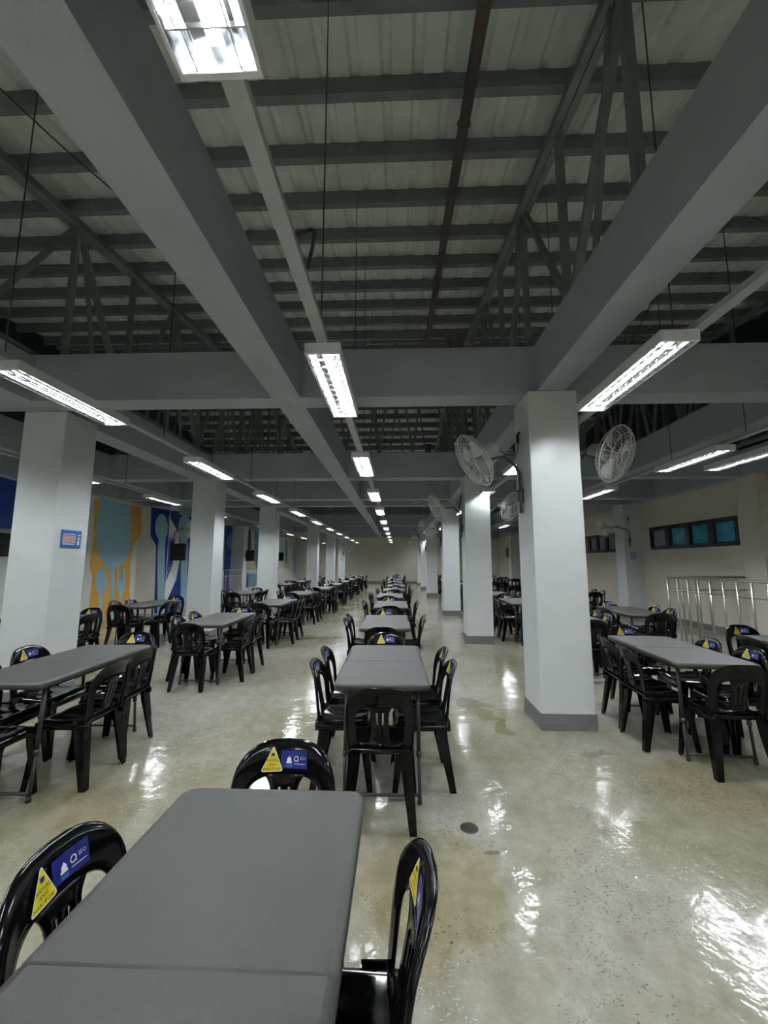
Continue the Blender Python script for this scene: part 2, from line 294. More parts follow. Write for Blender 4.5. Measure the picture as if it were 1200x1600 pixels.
# windows
for i, (y0, y1, z0, z1, n) in enumerate(WIN):
    b = MB(); fr = .06
    b.box((XR-.02, y0, z0), (XR+.08, y1, z0+fr), M['frame']); b.box((XR-.02, y0, z1-fr), (XR+.08, y1, z1), M['frame'])
    st = (y1-y0)/n
    for k in range(n+1):
        y = y0+k*st; h = .05 if k in (0, n) else .07
        b.box((XR-.02, max(y0, y-h), z0+fr), (XR+.08, min(y1, y+h), z1-fr), M['frame'])
    for k in range(n):      # inner sash
        a = y0+k*st+.07; c = y0+(k+1)*st-.07
        b.box((XR-.005, a, z0+fr), (XR+.05, a+.035, z1-fr), M['frame']); b.box((XR-.005, c-.035, z0+fr), (XR+.05, c, z1-fr), M['frame'])
        b.box((XR-.005, a, z0+fr), (XR+.05, c, z0+fr+.035), M['frame']); b.box((XR-.005, a, z1-fr-.035), (XR+.05, c, z1-fr), M['frame'])
    o = b.build('window_%d' % (i+1)); tag(o, ['black framed high window with blue panes in the right wall', 'black framed high window with grey panes further along the right wall', 'third small high window along the right wall', 'last small high window along the right wall'][i], kind='structure')
    for k in range(n):
        g = MB(); a = y0+k*st+.06; c = y0+(k+1)*st-.06
        g.box((XR+.03, a, z0+.05), (XR+.045, c, z1-.05), M['paneblue'] if (i == 0 and k < 3) else M['panegrey'])
        g.build('window_pane', o)
# roof: corrugated sheet + purlins
b = MB()
prof = []
x = XL-.2
while x < XR+.2:
    prof += [(x, .035), (x+.06, .035), (x+.085, 0), (x+.25, 0)]; x += .275
for ya, yb in ((YB, 11), (11, YF+.2)):
    b.grid([[(px, y, ROOFZ(y)+pz) for px, pz in prof] for y in (ya, yb)], M['sheet'], smooth=False)
struct(b, 'ceiling', 'corrugated metal roof sheet on dark purlins', solid=.004)
k = 0
y = 3.12-.64*17
while y < YF-.2:
    if not (10.7 < y < 11.3) or True:
        z = ROOFZ(y)-.005
        b = MB(); b.box((XL, y-.05, z-.17), (XR, y-.035, z), M['purlin']); b.box((XL, y-.035, z-.17), (XR, y+.02, z-.162), M['purlin']); b.box((XL, y-.035, z-.012), (XR, y+.03, z), M['purlin'])
        b.box((XL, y+.02, z-.17), (XR, y+.03, z-.13), M['purlin'])
        o = b.build('roof_purlin'); tag(o, kind='structure')
    y += .64
# concrete beams
cross = [(-4.2, -3.9), (-.15, .15), (4.04, 4.32), (8.1, 8.38), (10.85, 11.1), (12.1, 12.38), (18.75, 19.0), (22.85, 23.1), (27.5, 27.75)]
for y0, y1 in cross:
    b = MB(); b.box((XL, y0, ZB), (XR, y1, 3.76), M['beam']); struct(b, 'cross_beam', bevel=0)
for x0, x1 in ((-1.33, -1.03), (1.40, 1.68), (-4.3, -3.95), (4.35, 4.62), (-6.25, -5.98)):
    b = MB(); b.box((x0, YB, ZB+.001), (x1, YF, 3.72), M['beam']); struct(b, 'long_beam')
# wall-head beams
b = MB(); b.box((XL, YB, ZB+.002), (XL+.25, YF, 3.74), M['beam']); struct(b, 'long_beam')
b = MB(); b.box((XR-.25, YB, ZB+.002), (XR, YF, 3.74), M['beam']); struct(b, 'long_beam')
# columns
def column(x0, x1, y0, y1, label, mt='column', board=True):
    b = MB(); b.box((x0, y0, 0), (x1, y1, ZB), M[mt])
    o = b.build('column', bevel=.012); tag(o, label, kind='structure')
    for p in o.data.polygons: p.use_smooth = False
    if board:
        c = MB(); c.box((x0-.008, y0-.008, 0), (x1+.008, y1+.008, .145), M['base']); c.build('baseboard', o)
    return o
CY = [3.94, 7.9, 12.0, 18.9, 23.9, 28.9]
for x in (1.30, -4.3):
    for y in (-4.2, -.24): column(x, x+.49, y, y+.48, 'square white column behind the camera')
order = ['nearest', 'second', 'third', 'fourth', 'fifth', 'farthest']
for i, y in enumerate(CY):
    column(1.30, 1.79, y, y+.48, '%s square white column on the right of the centre aisle' % order[i])
LY = [4.33, 8.2, 12.3, 18.9, 23.9, 28.9]
for i, y in enumerate(LY):
    column(-4.3, -3.8, y, y+.48, '%s square white column on the left of the centre aisle' % order[i])
column(6.84, XR-.001, 7.85, 8.33, 'white wall pier beside the stair railing', 'wall', False)
for i, y in enumerate(CY[2:]):
    column(6.55, XR-.001, y, y+.5, '%s pale pier projecting from the right wall' % order[i])
for i, y in enumerate([12.0, 18.9, 23.9]):
    column(XL+.001, -6.95 if i == 0 else -7.3, y, y+.5, '%s mural-painted pier projecting from the left wall' % order[i], 'mwhite', False)
# mural: flat painted shapes, a few millimetres of paint on wall and pier
MC = dict(orange='orange', sky='sky', blue='mblue', teal='teal', white='mwhite', cream='cream')
MB_ = MB()
for i, (c, pts) in enumerate(MURAL_WALL):
    d = .002+.0008*i
    poly_mesh(pts, M[MC[c]], MB_, lambda a, z: (XL+d, a, z))
o = MB_.build('painted_mural', wl)
MB_ = MB()
for i, (c, pts) in enumerate(MURAL_PIER):
    d = .002+.0008*i
    poly_mesh(pts, M[MC[c]], MB_, lambda a, z: (a, 12.0-d, z))
MB_S = MB()
for i, (c, pts) in enumerate(MURAL_SIDE):
    d = .002+.0008*i
    poly_mesh(pts, M[MC[c]], MB_S, lambda a, z: (-6.95+d, a, z))
pier = [o for o in COL.objects if o.name.startswith('column') and 'nearest mural' in o.get('label', '')][0]
MB_.build('painted_mural', pier); MB_S.build('painted_mural', pier)
# trusses standing on the column-line beams
for X, lab in ((1.54, 'steel roof truss over the right column line'), (-4.1, 'steel roof truss over the left column line'), (6.7, 'steel roof truss by the right wall')):
    root = empty('roof_truss', (X, 0, 3.78)); tag(root, kind='structure')
    T = lambda y: (5.10 + .14*y if y < 11 else 5.10 + .14*(22-y)) - 3.78
    for ya, yb in ((YB+.1, 11), (11, YF-.1)):
        b = MB()
        for dx in (-.04, .04): b.beam((dx, ya, T(ya)+.05), (dx, yb, T(yb)+.05), .07, .09, M['truss'])
        b.build('top_chord', root)
    b = MB(); b.beam((0, YB+.1, .03), (0, YF-.1, .03), .12, .05, M['truss']); b.build('bottom_chord', root)
    y = 2.35-1.1*10; n = 0; b = MB()
    while y < YF-1.2:
        b.beam((0, y, .05), (0, y, T(y)), .065, .06, M['truss'])
        if n % 2 == 0:
            b.beam((.02, y, T(y)), (.02, y+1.05, .05), .065, .06, M['truss'])
            b.beam((-.02, y+.12, T(y)), (-.02, y+.55, .05), .04, .04, M['truss'])
        else: b.beam((.02, y, .05), (.02, y+1.05, T(y+1.05)), .05, .05, M['truss'])
        y += 1.1; n += 1
    b.build('truss_webbing', root)
# cross trusses on the beams, seen beyond the first bay
for Y in (8.24, 12.24):
    root = empty('roof_truss', (0, Y, 3.78)); tag(root, kind='structure')
    h = (5.10 + .14*Y if Y < 11 else 5.10+.14*(22-Y))-3.78
    b = MB(); b.beam((XL+.3, 0, h), (XR-.3, 0, h), .06, .08, M['truss']); b.build('top_chord', root)
    b = MB(); x = XL+.5; n = 0
    while x < XR-1:
        if not any(abs(x+.35-q) < .35 for q in (1.54, -4.1, 6.7)):
            b.beam((x, 0, 0), (x+.35, 0, h), .045, .045, M['truss']); b.beam((x+.35, 0, h), (x+.7, 0, 0), .045, .045, M['truss'])
        x += .7
    b.build('truss_webbing', root)
# brown sprinkler main under the purlins
root = empty('sprinkler_pipe', (.6, 0, 0)); tag(root, 'long brown pipe hanging under the corrugated roof', 'pipe')
P = lambda y: 5.0 + .135*y
b = MB(); b.tube([(0, YB+.2, P(YB+.2)), (0, 6.3, P(6.3))], .05, M['pipe'], 12)
b.tube([(0, 6.3, P(6.3)), (0, 10.6, P(10.6)-.05)], .05, M['pipe'], 12); b.build('pipe', root)
for y in (1, 3.2, 5.6, 7.9, 10.2):
    c = MB(); c.tube([(0, y, P(y)+.03), (0, y, P(y)+.28)], .008, M['purlin'], 6); c.tube([(.06*math.cos(a*PI/6), y, P(y)+.06*math.sin(a*PI/6)) for a in range(12)], .006, M['purlin'], 5, closed=True)
    c.build('hanger', root)
for y0 in (4.18, 8.24):
    c = MB(); c.tube([(0, y0, 3.77), (0, y0, 3.97)], .06, M['pipe'], 12); c.tube([(-.1, y0, 3.93), (.1, y0, 3.93)], .035, M['pipe'], 10)
    o = c.build('pipe_valve'); o.location = (.62, 0, 0); tag(o, ['dark valve standing on the nearest cross beam', 'dark valve standing on the second cross beam'][y0 > 5], 'valve')
# ---------------------------------------------------------------- luminaires
LW, LL, LH, LZ = .235, 1.17, .075, 2.85
def make_light():
    root = empty('ceiling_light')
    b = MB(); w, l, h = LW/2, LL/2, LH     # housing: open box with a lip, wider at the top
    t = .012
    b.box((-w, -l, h-.006), (w, l, h), M['white'])
    for sx in (-1, 1): b.box((min(sx*w, sx*(w-t)), -l, 0), (max(sx*w, sx*(w-t)), l, h-.006), M['white'])
    for sy in (-1, 1): b.box((-w+t, min(sy*l, sy*(l-.02)), 0), (w-t, max(sy*l, sy*(l-.02)), h-.006), M['white'])
    b.build('housing', root, bevel=.003)
    b = MB()
    for sx in (-1, 1):
        x0 = sx*(w-t-.001)
        prof = [(x0, .002), (sx*(w-.028), .03), (sx*(w-.05), .055), (sx*.02, .064)]
        b.grid([[(px, y, pz) for px, pz in prof] for y in (-l+.021, l-.021)], M['refl'], smooth=False)
    b.build('reflector', root)
    b = MB()
    n = 11
    for k in range(n):
        y = -l+.11+k*(LL-.22)/(n-1)
        for xa, xb in ((-w+t+.001, w-t-.001),):
            b.box((xa, y-.002, .004), (xb, y+.002, .022), M['refl'])
    for sx in (-1, 1): b.box((sx*.062-.0015, -l+.021, .003), (sx*.062+.0015, l-.021, .02), M['refl'])
    b.build('louver', root)
    b = MB(); b.tube([(0, -l+.06, .04), (0, l-.06, .04)], .014, M['tube'], 8); b.build('fluorescent_tube', root)
    b = MB()
    for sy in (-1, 1):
        b = MB(); b.tube([(0, sy*(l-.06), .04), (0, sy*(l-.03), .04)], .016, M['tray'], 10); b.build('lamp_holder', root)
    b = MB()
    for q in (-.3, .25):
        b = MB(); b.tube([(q*LW*.7, -l-.002, .045), (q*LW*.7, -l+.003, .045)], .004, M['tray'], 6); b.build('screw', root)
    return root
light0 = make_light(); register(light0)
rows = [('centre', -.49, [-.21, 2.45] + [5.05+2.6*k for k in range(9)]),  # in all long rows, lamps near the far wall are added to brighten it
        ('left aisle', -2.78, [2.6+2.62*k for k in range(10)]),
        ('far left', -5.2, [8.12, 10.75, 14.8, 18.6, 21.5, 24.8, 27.6]),
        ('right aisle', 1.72, [2.37, 5.0, 7.6, 10.2, 12.8, 15.4, 20.5, 23.4, 26.4, 28.8]),
        ('far right', 3.92, [4.85, 7.45, 10.6, 14.5, 18.5, 22.5, 26.5]),
        ('wall side', 4.58, [4.78])]
ords = ['nearest', 'second', 'third', 'fourth', 'fifth', 'sixth', 'seventh', 'eighth', 'ninth', 'tenth', 'eleventh', 'twelfth', 'thirteenth']
behind = {'centre': [-7.9+2.6*k for k in range(3)], 'left aisle': [-7.6+2.6*k for k in range(4)], 'far left': [-7.5, -4.9, -2.3, .3, 2.9, 5.5], 'right aisle': [-7.9+2.6*k for k in range(4)], 'far right': [-7.9, -5.3, -2.8, -.3]}  # lamps added out of view, mostly behind the camera, to brighten ceiling and beams
first = True
for nm, X, ys in rows:
    for i, y in enumerate(behind.get(nm, []) + ys):
        k = i-len(behind.get(nm, []))
        o = light0 if first else copy_tree(light0); first = False
        o.location = (X, y+LL/2, LZ)
        if nm == 'wall side': lab = 'single lit ceiling light just right of the far right row'
        elif k < 0: lab = 'lit fluorescent ceiling light added to the %s row, outside the picture' % nm
        else: lab = '%s lit fluorescent ceiling light in the %s row' % (ords[k], nm)
        tag(o, lab, 'ceiling light', 'louvered lights in the %s row' % nm)
# channels that carry the rows, hung on thin rods
for nm, X, y0, y1 in (('centre', -.49, YB+.3, 26), ('left aisle', -2.78, .5, 25), ('far left', -5.2, .5, 24), ('right aisle', 1.72+.12, .5, 24), ('far right', 3.92, .5, 20)):
    root = empty('cable_channel', (X, 0, LZ+LH)); tag(root, 'pale metal cable channel running above the %s row of lights' % nm, 'cable channel')
    b = MB(); y = y0
    while y < y1:
        e = min(y+2.4, y1)-.004
        b.box((-.035, y, .001), (.035, e, .006), M['tray']); b.box((-.035, y, .006), (-.03, e, .042), M['tray']); b.box((.03, y, .006), (.035, e, .042), M['tray'])
        y += 2.4
    b.build('channel', root)
    y = y0+.5
    while y < y1:
        blocked = any(abs(y-(a+c)/2) < .25 for a, c in cross)
        yy = y+.35 if blocked else y
        if not (nm == 'right aisle' and any(a-.1 < yy < a+.6 for a in CY)):
            c = MB(); zt = ROOFZ(yy)-LZ-LH-.01; c.tube([(0, yy, .01), (0, yy, zt)], .005, M['leg'], 5); c.build('hanger_rod', root)
        y += 1.6
    if nm == 'centre':
        c = MB(); c.tube([(.04, 1.62, .03), (.09, 1.66, .09), (.10, 1.72, .14), (.07, 1.80, .12), (.04, 1.84, .04)], .009, M['leg'], 6); c.build('flexible_conduit', root)
# ---------------------------------------------------------------- chair
def back_pt(u, v, off=0):       # off > 0 moves towards the sitter
    return Vector((u, -.165-(v-.43)*.215 + .055*(u/.21)**2*(.4+.6*min(1, max(0, (v-.42)/.3))) + off, v))
def arch(t, a, bz, n, v0, ub, vb):     # left bottom -> over the top -> right bottom
    L = .36
    if t < L:
        k = t/L; return (-(ub+(a-ub)*(k**.7)), vb+(v0-vb)*k)
    if t > 1-L:
        k = (1-t)/L; return ((ub+(a-ub)*(k**.7)), vb+(v0-vb)*k)
    th = PI*(1-(t-L)/(1-2*L)); c, s = math.cos(th), math.sin(th)
    return (a*math.copysign(abs(c)**(2/n), c), v0+bz*abs(s)**(2/n))
def make_chair():
    root = empty('monobloc_chair')
    P = M['plastic']
    # backrest: arch band + lower rail + central splat with two slits
    b = MB(); rows = []
    NT = 72
    for s_ in (0, .04, .1, .2, .45, .75, .95, 1):
        row = []
        for i in range(NT+1):
            t = i/NT
            ou, ov = arch(t, .204, .215, 2.9, .585, .183, .40)
            iu, iv = arch(t, .146, .105, 3.2, .575, .125, .44)
            u = ou+(iu-ou)*s_; v = ov+(iv-ov)*s_
            off = -.020*max(0, 1-s_/.2)**2 - (.006 if s_ == 1 else 0)
            row.append(back_pt(u, v, off))
        rows.append(row)
    b.grid(rows, P)
    b.grid([[back_pt(u*.13, v, 0) for u in [k/5-1 for k in range(11)]] for v in (.40, .42, .44, .462)], P)
    def hw(v):
        k = (v-.44)/.25
        return .052+.030*(1-min(1, k/.35))**2+.03*max(0, (k-.72)/.28)**2.2
    us = [-1, -.42, -.25, .25, .42, 1]; vs_ = [.44, .47, .50, .53, .56, .59, .62, .645, .66, .675, .688]
    for i in range(len(vs_)-1):
        va, vb = vs_[i], vs_[i+1]
        for j in range(5):
            if j in (1, 3) and .495 < va and vb < .65: continue
            q = lambda k, v: back_pt(us[k]*hw(v)*(1 if k in (0, 5) else (.75+.35*(v-.44)/.25)), v, .0)
            b.add([q(j, va), q(j+1, va), q(j+1, vb), q(j, vb)], [(0, 1, 2, 3)], P, True)
    b.build('backrest', root, solid=.007, weld=.0004)
    # seat: dished shell, rolled front edge and a skirt
    b = MB(); rows = []
    N = 18
    for i in range(N+1):
        k = i/N; row = []
        y = -.185+k*.385
        for j in range(N+1):
            u = 2*j/N-1
            w2 = .187+.018*k
            zz = .437-.022*(1-u*u)*(math.sin(min(1, k*1.15)*PI)**.8 if k < .87 else .0)
            zz -= .030*max(0, (abs(u)-.86)/.14)**2
            zz -= .05*max(0, (k-.85)/.15)**2
            zz -= .004*math.cos(u*PI*3)*math.sin(k*PI)
            yy = y-.035*max(0, abs(u)-.7)*(k**6)*3
            row.append(Vector((u*w2, yy, zz)))
        rows.append(row)
    b.grid(rows, P)
    for jj in (0, N):
        b.grid([[rows[i][jj] for i in range(N+1)], [rows[i][jj]+Vector((0, 0, -.03)) for i in range(N+1)]], P)
    b.grid([rows[N], [p+Vector((0, 0, -.022)) for p in rows[N]]], P)
    b.build('seat', root, solid=.005, weld=.0004)
    # legs, L-shaped in section
    def leg(sx, top, bot, w0, w1, sy, zt):
        b = MB(); rings = []
        for z, k in ((zt, 0), (zt*.72, .2), (zt*.36, .6), (0, 1)):
            cx, cy = top[0]+(bot[0]-top[0])*k, top[1]+(bot[1]-top[1])*k; w_ = w0+(w1-w0)*k; t = .006
            q = [(cx, cy), (cx-w_, cy), (cx-w_, cy-sy*t), (cx-t*2, cy-sy*t), (cx-t, cy-sy*t*2), (cx-t, cy-sy*w_), (cx, cy-sy*w_)]
            rings.append([(sx*a, c, z) for a, c in q])
        n = 7; vs = [p for r in rings for p in r]
        fs = [(i*n+j, i*n+(j+1) % n, (i+1)*n+(j+1) % n, (i+1)*n+j) for i in range(3) for j in range(n)] + [tuple(range(n))[::-1], tuple(3*n+j for j in range(n))]
        b.add(vs, fs, P); b.build('leg', root)
    for sx in (-1, 1):
        leg(sx, (.198, .172), (.222, .212), .062, .036, 1, .425)
        leg(sx, (.187, -.155), (.210, -.215), .075, .042, -1, .44)
    # stickers on the top band, reading from the sitter's side
    sp = lambda u, v, off: back_pt(-u, v, off)
    b = MB()
    def rtri(inset):
        c = [(-.095, .697), (-.008, .697), (-.051, .785)]; cx = sum(p[0] for p in c)/3; cz = sum(p[1] for p in c)/3
        o = []
        for i in range(3):
            p = Vector(c[i]); a = (Vector(c[i-1])-p).normalized(); d = (Vector(c[(i+1) % 3])-p).normalized()
            for e in (a*.009, a*.003+d*.003, d*.009):
                q = p+e; o.append((cx+(q.x-cx)*(1-inset), cz+(q.y-cz)*(1-inset)))
        return cx, cz, o
    for inset, m, off in ((0, M['stwhite'], .0072), (.07, M['yellow'], .0078)):
        cx, cz, o = rtri(inset)
        for ra, rb in ((0, .35), (.35, .7), (.7, 1)):
            n = len(o)
            for i in range(n):
                p, q = o[i], o[(i+1) % n]
                g = lambda r, c: sp(cx+(c[0]-cx)*r, cz+(c[1]-cz)*r, off)
                b.add([g(ra, p), g(rb, p), g(rb, q), g(ra, q)], [(0, 1, 2, 3)], m)
    b.build('warning_sticker_print', root)['label'] = 'yellow triangle sticker'
    tri = KIDLAST(root)
    t = MB()
    for txt, sz, x, z in (('BAWAL', .0135, -.0515, .735), ('ANG', .0135, -.0515, .7205), ('MARUPOK!', .0135, -.0515, .706)):
        vs, fs = text_mesh(txt, sz); t.add([sp(x-v.x, z+v.y, .0088) if False else sp(x+v.x, z+v.y, .0088) for v in vs], fs, M['ink'])
    for a, c, hh in ((-.058, -.045, .006), ):
        t.add([sp(a, .749, .0086), sp(c, .749, .0086), sp(c, .76, .0086), sp(a, .76, .0086)], [(0, 1, 2, 3)], M['blue'])
    t.build('sticker_lettering', tri)
    b = MB()
    b.grid([[sp(u, v, .0066) for u in (-.02, 0, .02, .04, .06, .078, .086)] for v in (.708, .73, .768)], M['blue'])
    o = b.build('information_sticker', root); o['label'] = 'blue rectangular sticker'
    t = MB()
    t.add([sp(.004+a, .725+c, .0078) for a, c in ((-.002, 0), (.020, 0), (.020, .006), (.017, .006), (.017, .015), (.012, .02), (.009, .024), (.006, .02), (.001, .015), (.001, .006), (-.002, .006))], [tuple(range(11))], M['stwhite'])
    for i in range(16):
        a, c = 2*PI*i/16, 2*PI*(i+1)/16
        t.add([sp(.041+r*math.cos(q), .740+r*math.sin(q), .0078) for r, q in ((.0065, a), (.0095, a), (.0095, c), (.0065, c))], [(0, 1, 2, 3)], M['stwhite'])
    t.add([sp(a, c, .0078) for a, c in ((.045, .734), (.049, .73), (.051, .732), (.047, .736))], [(0, 1, 2, 3)], M['stwhite'])
    vs, fs = text_mesh('ISO', .015); t.add([sp(.068+v.x, .742+v.y, .0078) for v in vs], fs, M['stwhite'])
    t.add([sp(a, c, .0078) for a, c in ((.002, .712), (.026, .712), (.026, .721), (.002, .721))], [(0, 1, 2, 3)], M['signblue'])
    t.add([sp(a, c, .0078) for a, c in ((.034, .7225), (.078, .7225), (.078, .7245), (.034, .7245))], [(0, 1, 2, 3)], M['stwhite'])
    t.build('sticker_lettering', o)
    return root
def KIDLAST(root):
    return [o for o in COL.objects if o.parent == root][-1]
chair0 = make_chair(); register(chair0)
def merged(root, name):      # one-mesh version for the distance where parts no longer show
    b = MB()
    def rec(o):
        if o.data:
            me = o.data; ms = list(me.materials)
            n = len(b.v); b.v += [tuple(v.co) for v in me.vertices]
            for p in me.polygons:
                b.f.append([n+i for i in p.vertices]); b.m.append(b.mi(ms[p.material_index])); b.sm.append(p.use_smooth)
        for c in KIDS.get(o.name, []): rec(c)
    rec(root); return b.mesh(name)
chair_far = merged(chair0, 'monobloc_chair')
# ---------------------------------------------------------------- table
TW, TL = .62, 1.215
def rrect(hx, y0, y1, r, rs):        # rs: which corners are round (x-,y0),(x+,y0),(x+,y1),(x-,y1)
    o = []
    for (cx, cy, a0), k in zip(((-hx, y0, 180), (hx, y0, 270), (hx, y1, 0), (-hx, y1, 90)), rs):
        if k:
            sx = 1 if cx < 0 else -1; sy = 1 if cy == y0 else -1
            for i in range(7):
                a = math.radians(a0+15*i); o.append((cx+sx*r+r*math.cos(a), cy+sy*r+r*math.sin(a)))
        else: o.append((cx, cy))
    return o
def make_table():
    root = empty('folding_table')
    for y0, y1, rs, inn in ((-TL/2, -.001, (1, 1, 0, 0), 1), (.001, TL/2, (0, 0, 1, 1), 0)):
        b = MB(); rings = []
        for d, z in ((.006, .700), (0, .705), (0, .728), (.004, .735), (.012, .739), (.02, .740), (.024, .740)):
            if inn: pts = rrect(TW/2-d, y0+d, y1-min(d, .003), .05-d*.6, rs)
            else: pts = rrect(TW/2-d, y0+min(d, .003), y1-d, .05-d*.6, rs)
            rings.append([(x, y, z) for x, y in pts])
        n = len(rings[0]); vs = [p for r in rings for p in r]
        fs = [(i*n+j, i*n+(j+1) % n, (i+1)*n+(j+1) % n, (i+1)*n+j) for i in range(len(rings)-1) for j in range(n)]
        b.add(vs, fs, M['top'], True)
        b.add(rings[-1], [tuple(range(n))], M['top']); b.add(rings[0], [tuple(range(n))[::-1]], M['top'])
        o = b.build('tabletop_panel', root, weld=.0001)
        if not inn:
            c = MB(); x = -.035
            for k in range(9):
                c.box((x, TL/2-.052, .7402), (x+.004, TL/2-.044+.002*(k % 3), .7407), M['leg']); x += .008
            c.build('moulded_mark', o)
        else:
            c = MB(); x = -.035
            for k in range(9):
                c.box((x, -TL/2+.044, .7402), (x+.004, -TL/2+.052-.002*(k % 3), .7407), M['leg']); x += .008
            c.build('moulded_mark', o)
    for sy in (-1, 1):
        y = sy*(TL/2-.13); fy = sy*(TL/2-.08)
        for sx in (-1, 1):
            b = MB(); b.tube([(sx*.235, y, .70), (sx*.238, (y+fy)/2, .28)], .0135, M['leg'], 10)
            b.tube([(sx*.238, (y+fy)/2, .30), (sx*.24, fy, 0.012)], .011, M['leg'], 10)
            b.tube([(sx*.238, (y+fy)/2, .27), (sx*.238, (y+fy)/2+sy*.001, .305)], .018, M['leg'], 10)
            b.tube([(sx*.24, fy, 0), (sx*.24, fy, .035)], .015, M['black'], 10)
            b.build('table_leg', root)
        b = MB(); b.tube([(-.24, fy, .05), (.24, fy, .05)], .010, M['leg'], 8); b.build('crossbar', root)
        b = MB(); b.tube([(-.235, y, .685), (.235, y, .685)], .011, M['leg'], 8)
        b.tube([(0, y, .68), (0, y*.35, .695)], .009, M['leg'], 8); b.build('leg_brace', root)
    for sx in (-1, 1):
        b = MB(); b.box((sx*.27-.01, -TL/2+.09, .682), (sx*.27+.01, TL/2-.09, .702), M['leg']); b.build('side_rail', root)
    return root
table0 = make_table(); register(table0)
# ---------------------------------------------------------------- tables and chairs in rows
rowdef = {
 'centre row': [(-.423, .857, .0), (-.118, 3.305, .015), (-.17, 5.53, .008), (-.14, 7.8, 0), (-.21, 9.92, 0), (-.13, 12.07, 0), (-.09, 14.25, .0), (-.15, 16.6, 0), (-.2, 19.0, 0), (-.15, 21.3, 0), (-.15, 23.6, 0), (-.15, 25.9, 0)],
 'left aisle row': [(-2.60, 3.22, .03), (-2.50, 5.72, .01), (-2.47, 8.15, 0), (-2.55, 10.6, 0), (-2.42, 12.75, 0), (-2.42, 15.1, 0), (-2.45, 17.45, 0), (-2.4, 19.8, 0), (-2.4, 22.2, 0), (-2.4, 24.6, 0)],
 'far left row': [(-4.80, 5.40, 0), (-4.78, 7.75, 0), (-4.05, 10.72, 0), (-4.25, 14.9, 0), (-4.3, 17.4, 0), (-4.3, 20.9, 0)],
 'right aisle row': [(2.50, 3.93, -.07), (2.5, 6.25, -.03), (2.5, 8.6, 0), (2.5, 10.75, 0), (2.5, 13.1, 0), (2.5, 15.5, 0), (2.5, 18, 0), (2.5, 20.5, 0), (2.5, 24.0, 0)],
 'far right row': [(3.98, 4.03, 0), (3.84, 6.98, -.06), (4.95, 11.4, 0), (5.3, 15.6, 0), (5.4, 20.0, 0), (5.4, 22.6, 0)],
}
def chair_at(tx, ty, rot, lx, ly, face, label, group, far, state={'n': 0}):
    c, s = math.cos(rot), math.sin(rot)
    x, y = tx+lx*c-ly*s, ty+lx*s+ly*c
    jit = random.uniform(-.03, .03)
    if state['n'] == 0: o = chair0
    elif far: o = bpy.data.objects.new('monobloc_chair', chair_far); COL.objects.link(o)
    else: o = copy_tree(chair0)
    state['n'] += 1
    o.location = (x, y, 0); o.rotation_euler = (0, 0, rot+face+jit)
    tag(o, label, 'chair', group)
firstt = True
PIERS = [(1.30, 1.79, y, y+.48) for y in CY] + [(-4.3, -3.8, y, y+.48) for y in LY]
def clear(x, y, r=.26):
    return not any(a-r < x < b+r and c-r < y < d+r for a, b, c, d in PIERS)
for row, ts in rowdef.items():
    for i, (tx, ty, rot) in enumerate(ts):
        far = ty > 13
        o = table0 if firstt else copy_tree(table0); firstt = False
        o.location = (tx, ty, 0); o.rotation_euler = (0, 0, rot)
        if ty < 1: o.scale = (1, 1.03, 1)
        tag(o, '%s grey folding table from the camera in the %s' % (ords[i], row), 'table', 'grey folding tables of the %s' % row)
        tn = '%s table, %s' % (ords[i], row)
        g = 'chairs at the tables of the %s' % row
        E = TL/2
        spec = [('near', 0, -E-.03, 0), ('far', 0, E+.10, PI),
                ('r1', .27, -.222, PI/2), ('r2', .27, .232, PI/2), ('l1', -.27, -.222, -PI/2), ('l2', -.27, .232, -PI/2)]
        if row == 'centre row' and i == 0:
            spec = [('far', -.02, E+.0, PI), ('r1', .245, .19, PI/2+.04), ('l1', -.205, .23, -PI/2+.02)]
        names = dict(near='near end', far='far end', r1='near right side', r2='far right side', l1='near left side', l2='far left side')
        for key, lx, ly, fc in spec:
            jx, jy = random.uniform(-.02, .035)*(1 if lx > 0 else -1), random.uniform(-.006, .006)
            if row == 'centre row' and i == 0: jx = jy = 0
            if row == 'centre row' and i == 1:
                jx = jy = 0
            c, s = math.cos(rot), math.sin(rot)
            x, y = tx+(lx+jx)*c-(ly+jy)*s, ty+(lx+jx)*s+(ly+jy)*c
            if not clear(x, y): continue
            chair_at(tx, ty, rot, lx+jx, ly+jy, fc, 'black plastic chair at the %s of the %s' % (names[key], tn), g, far)
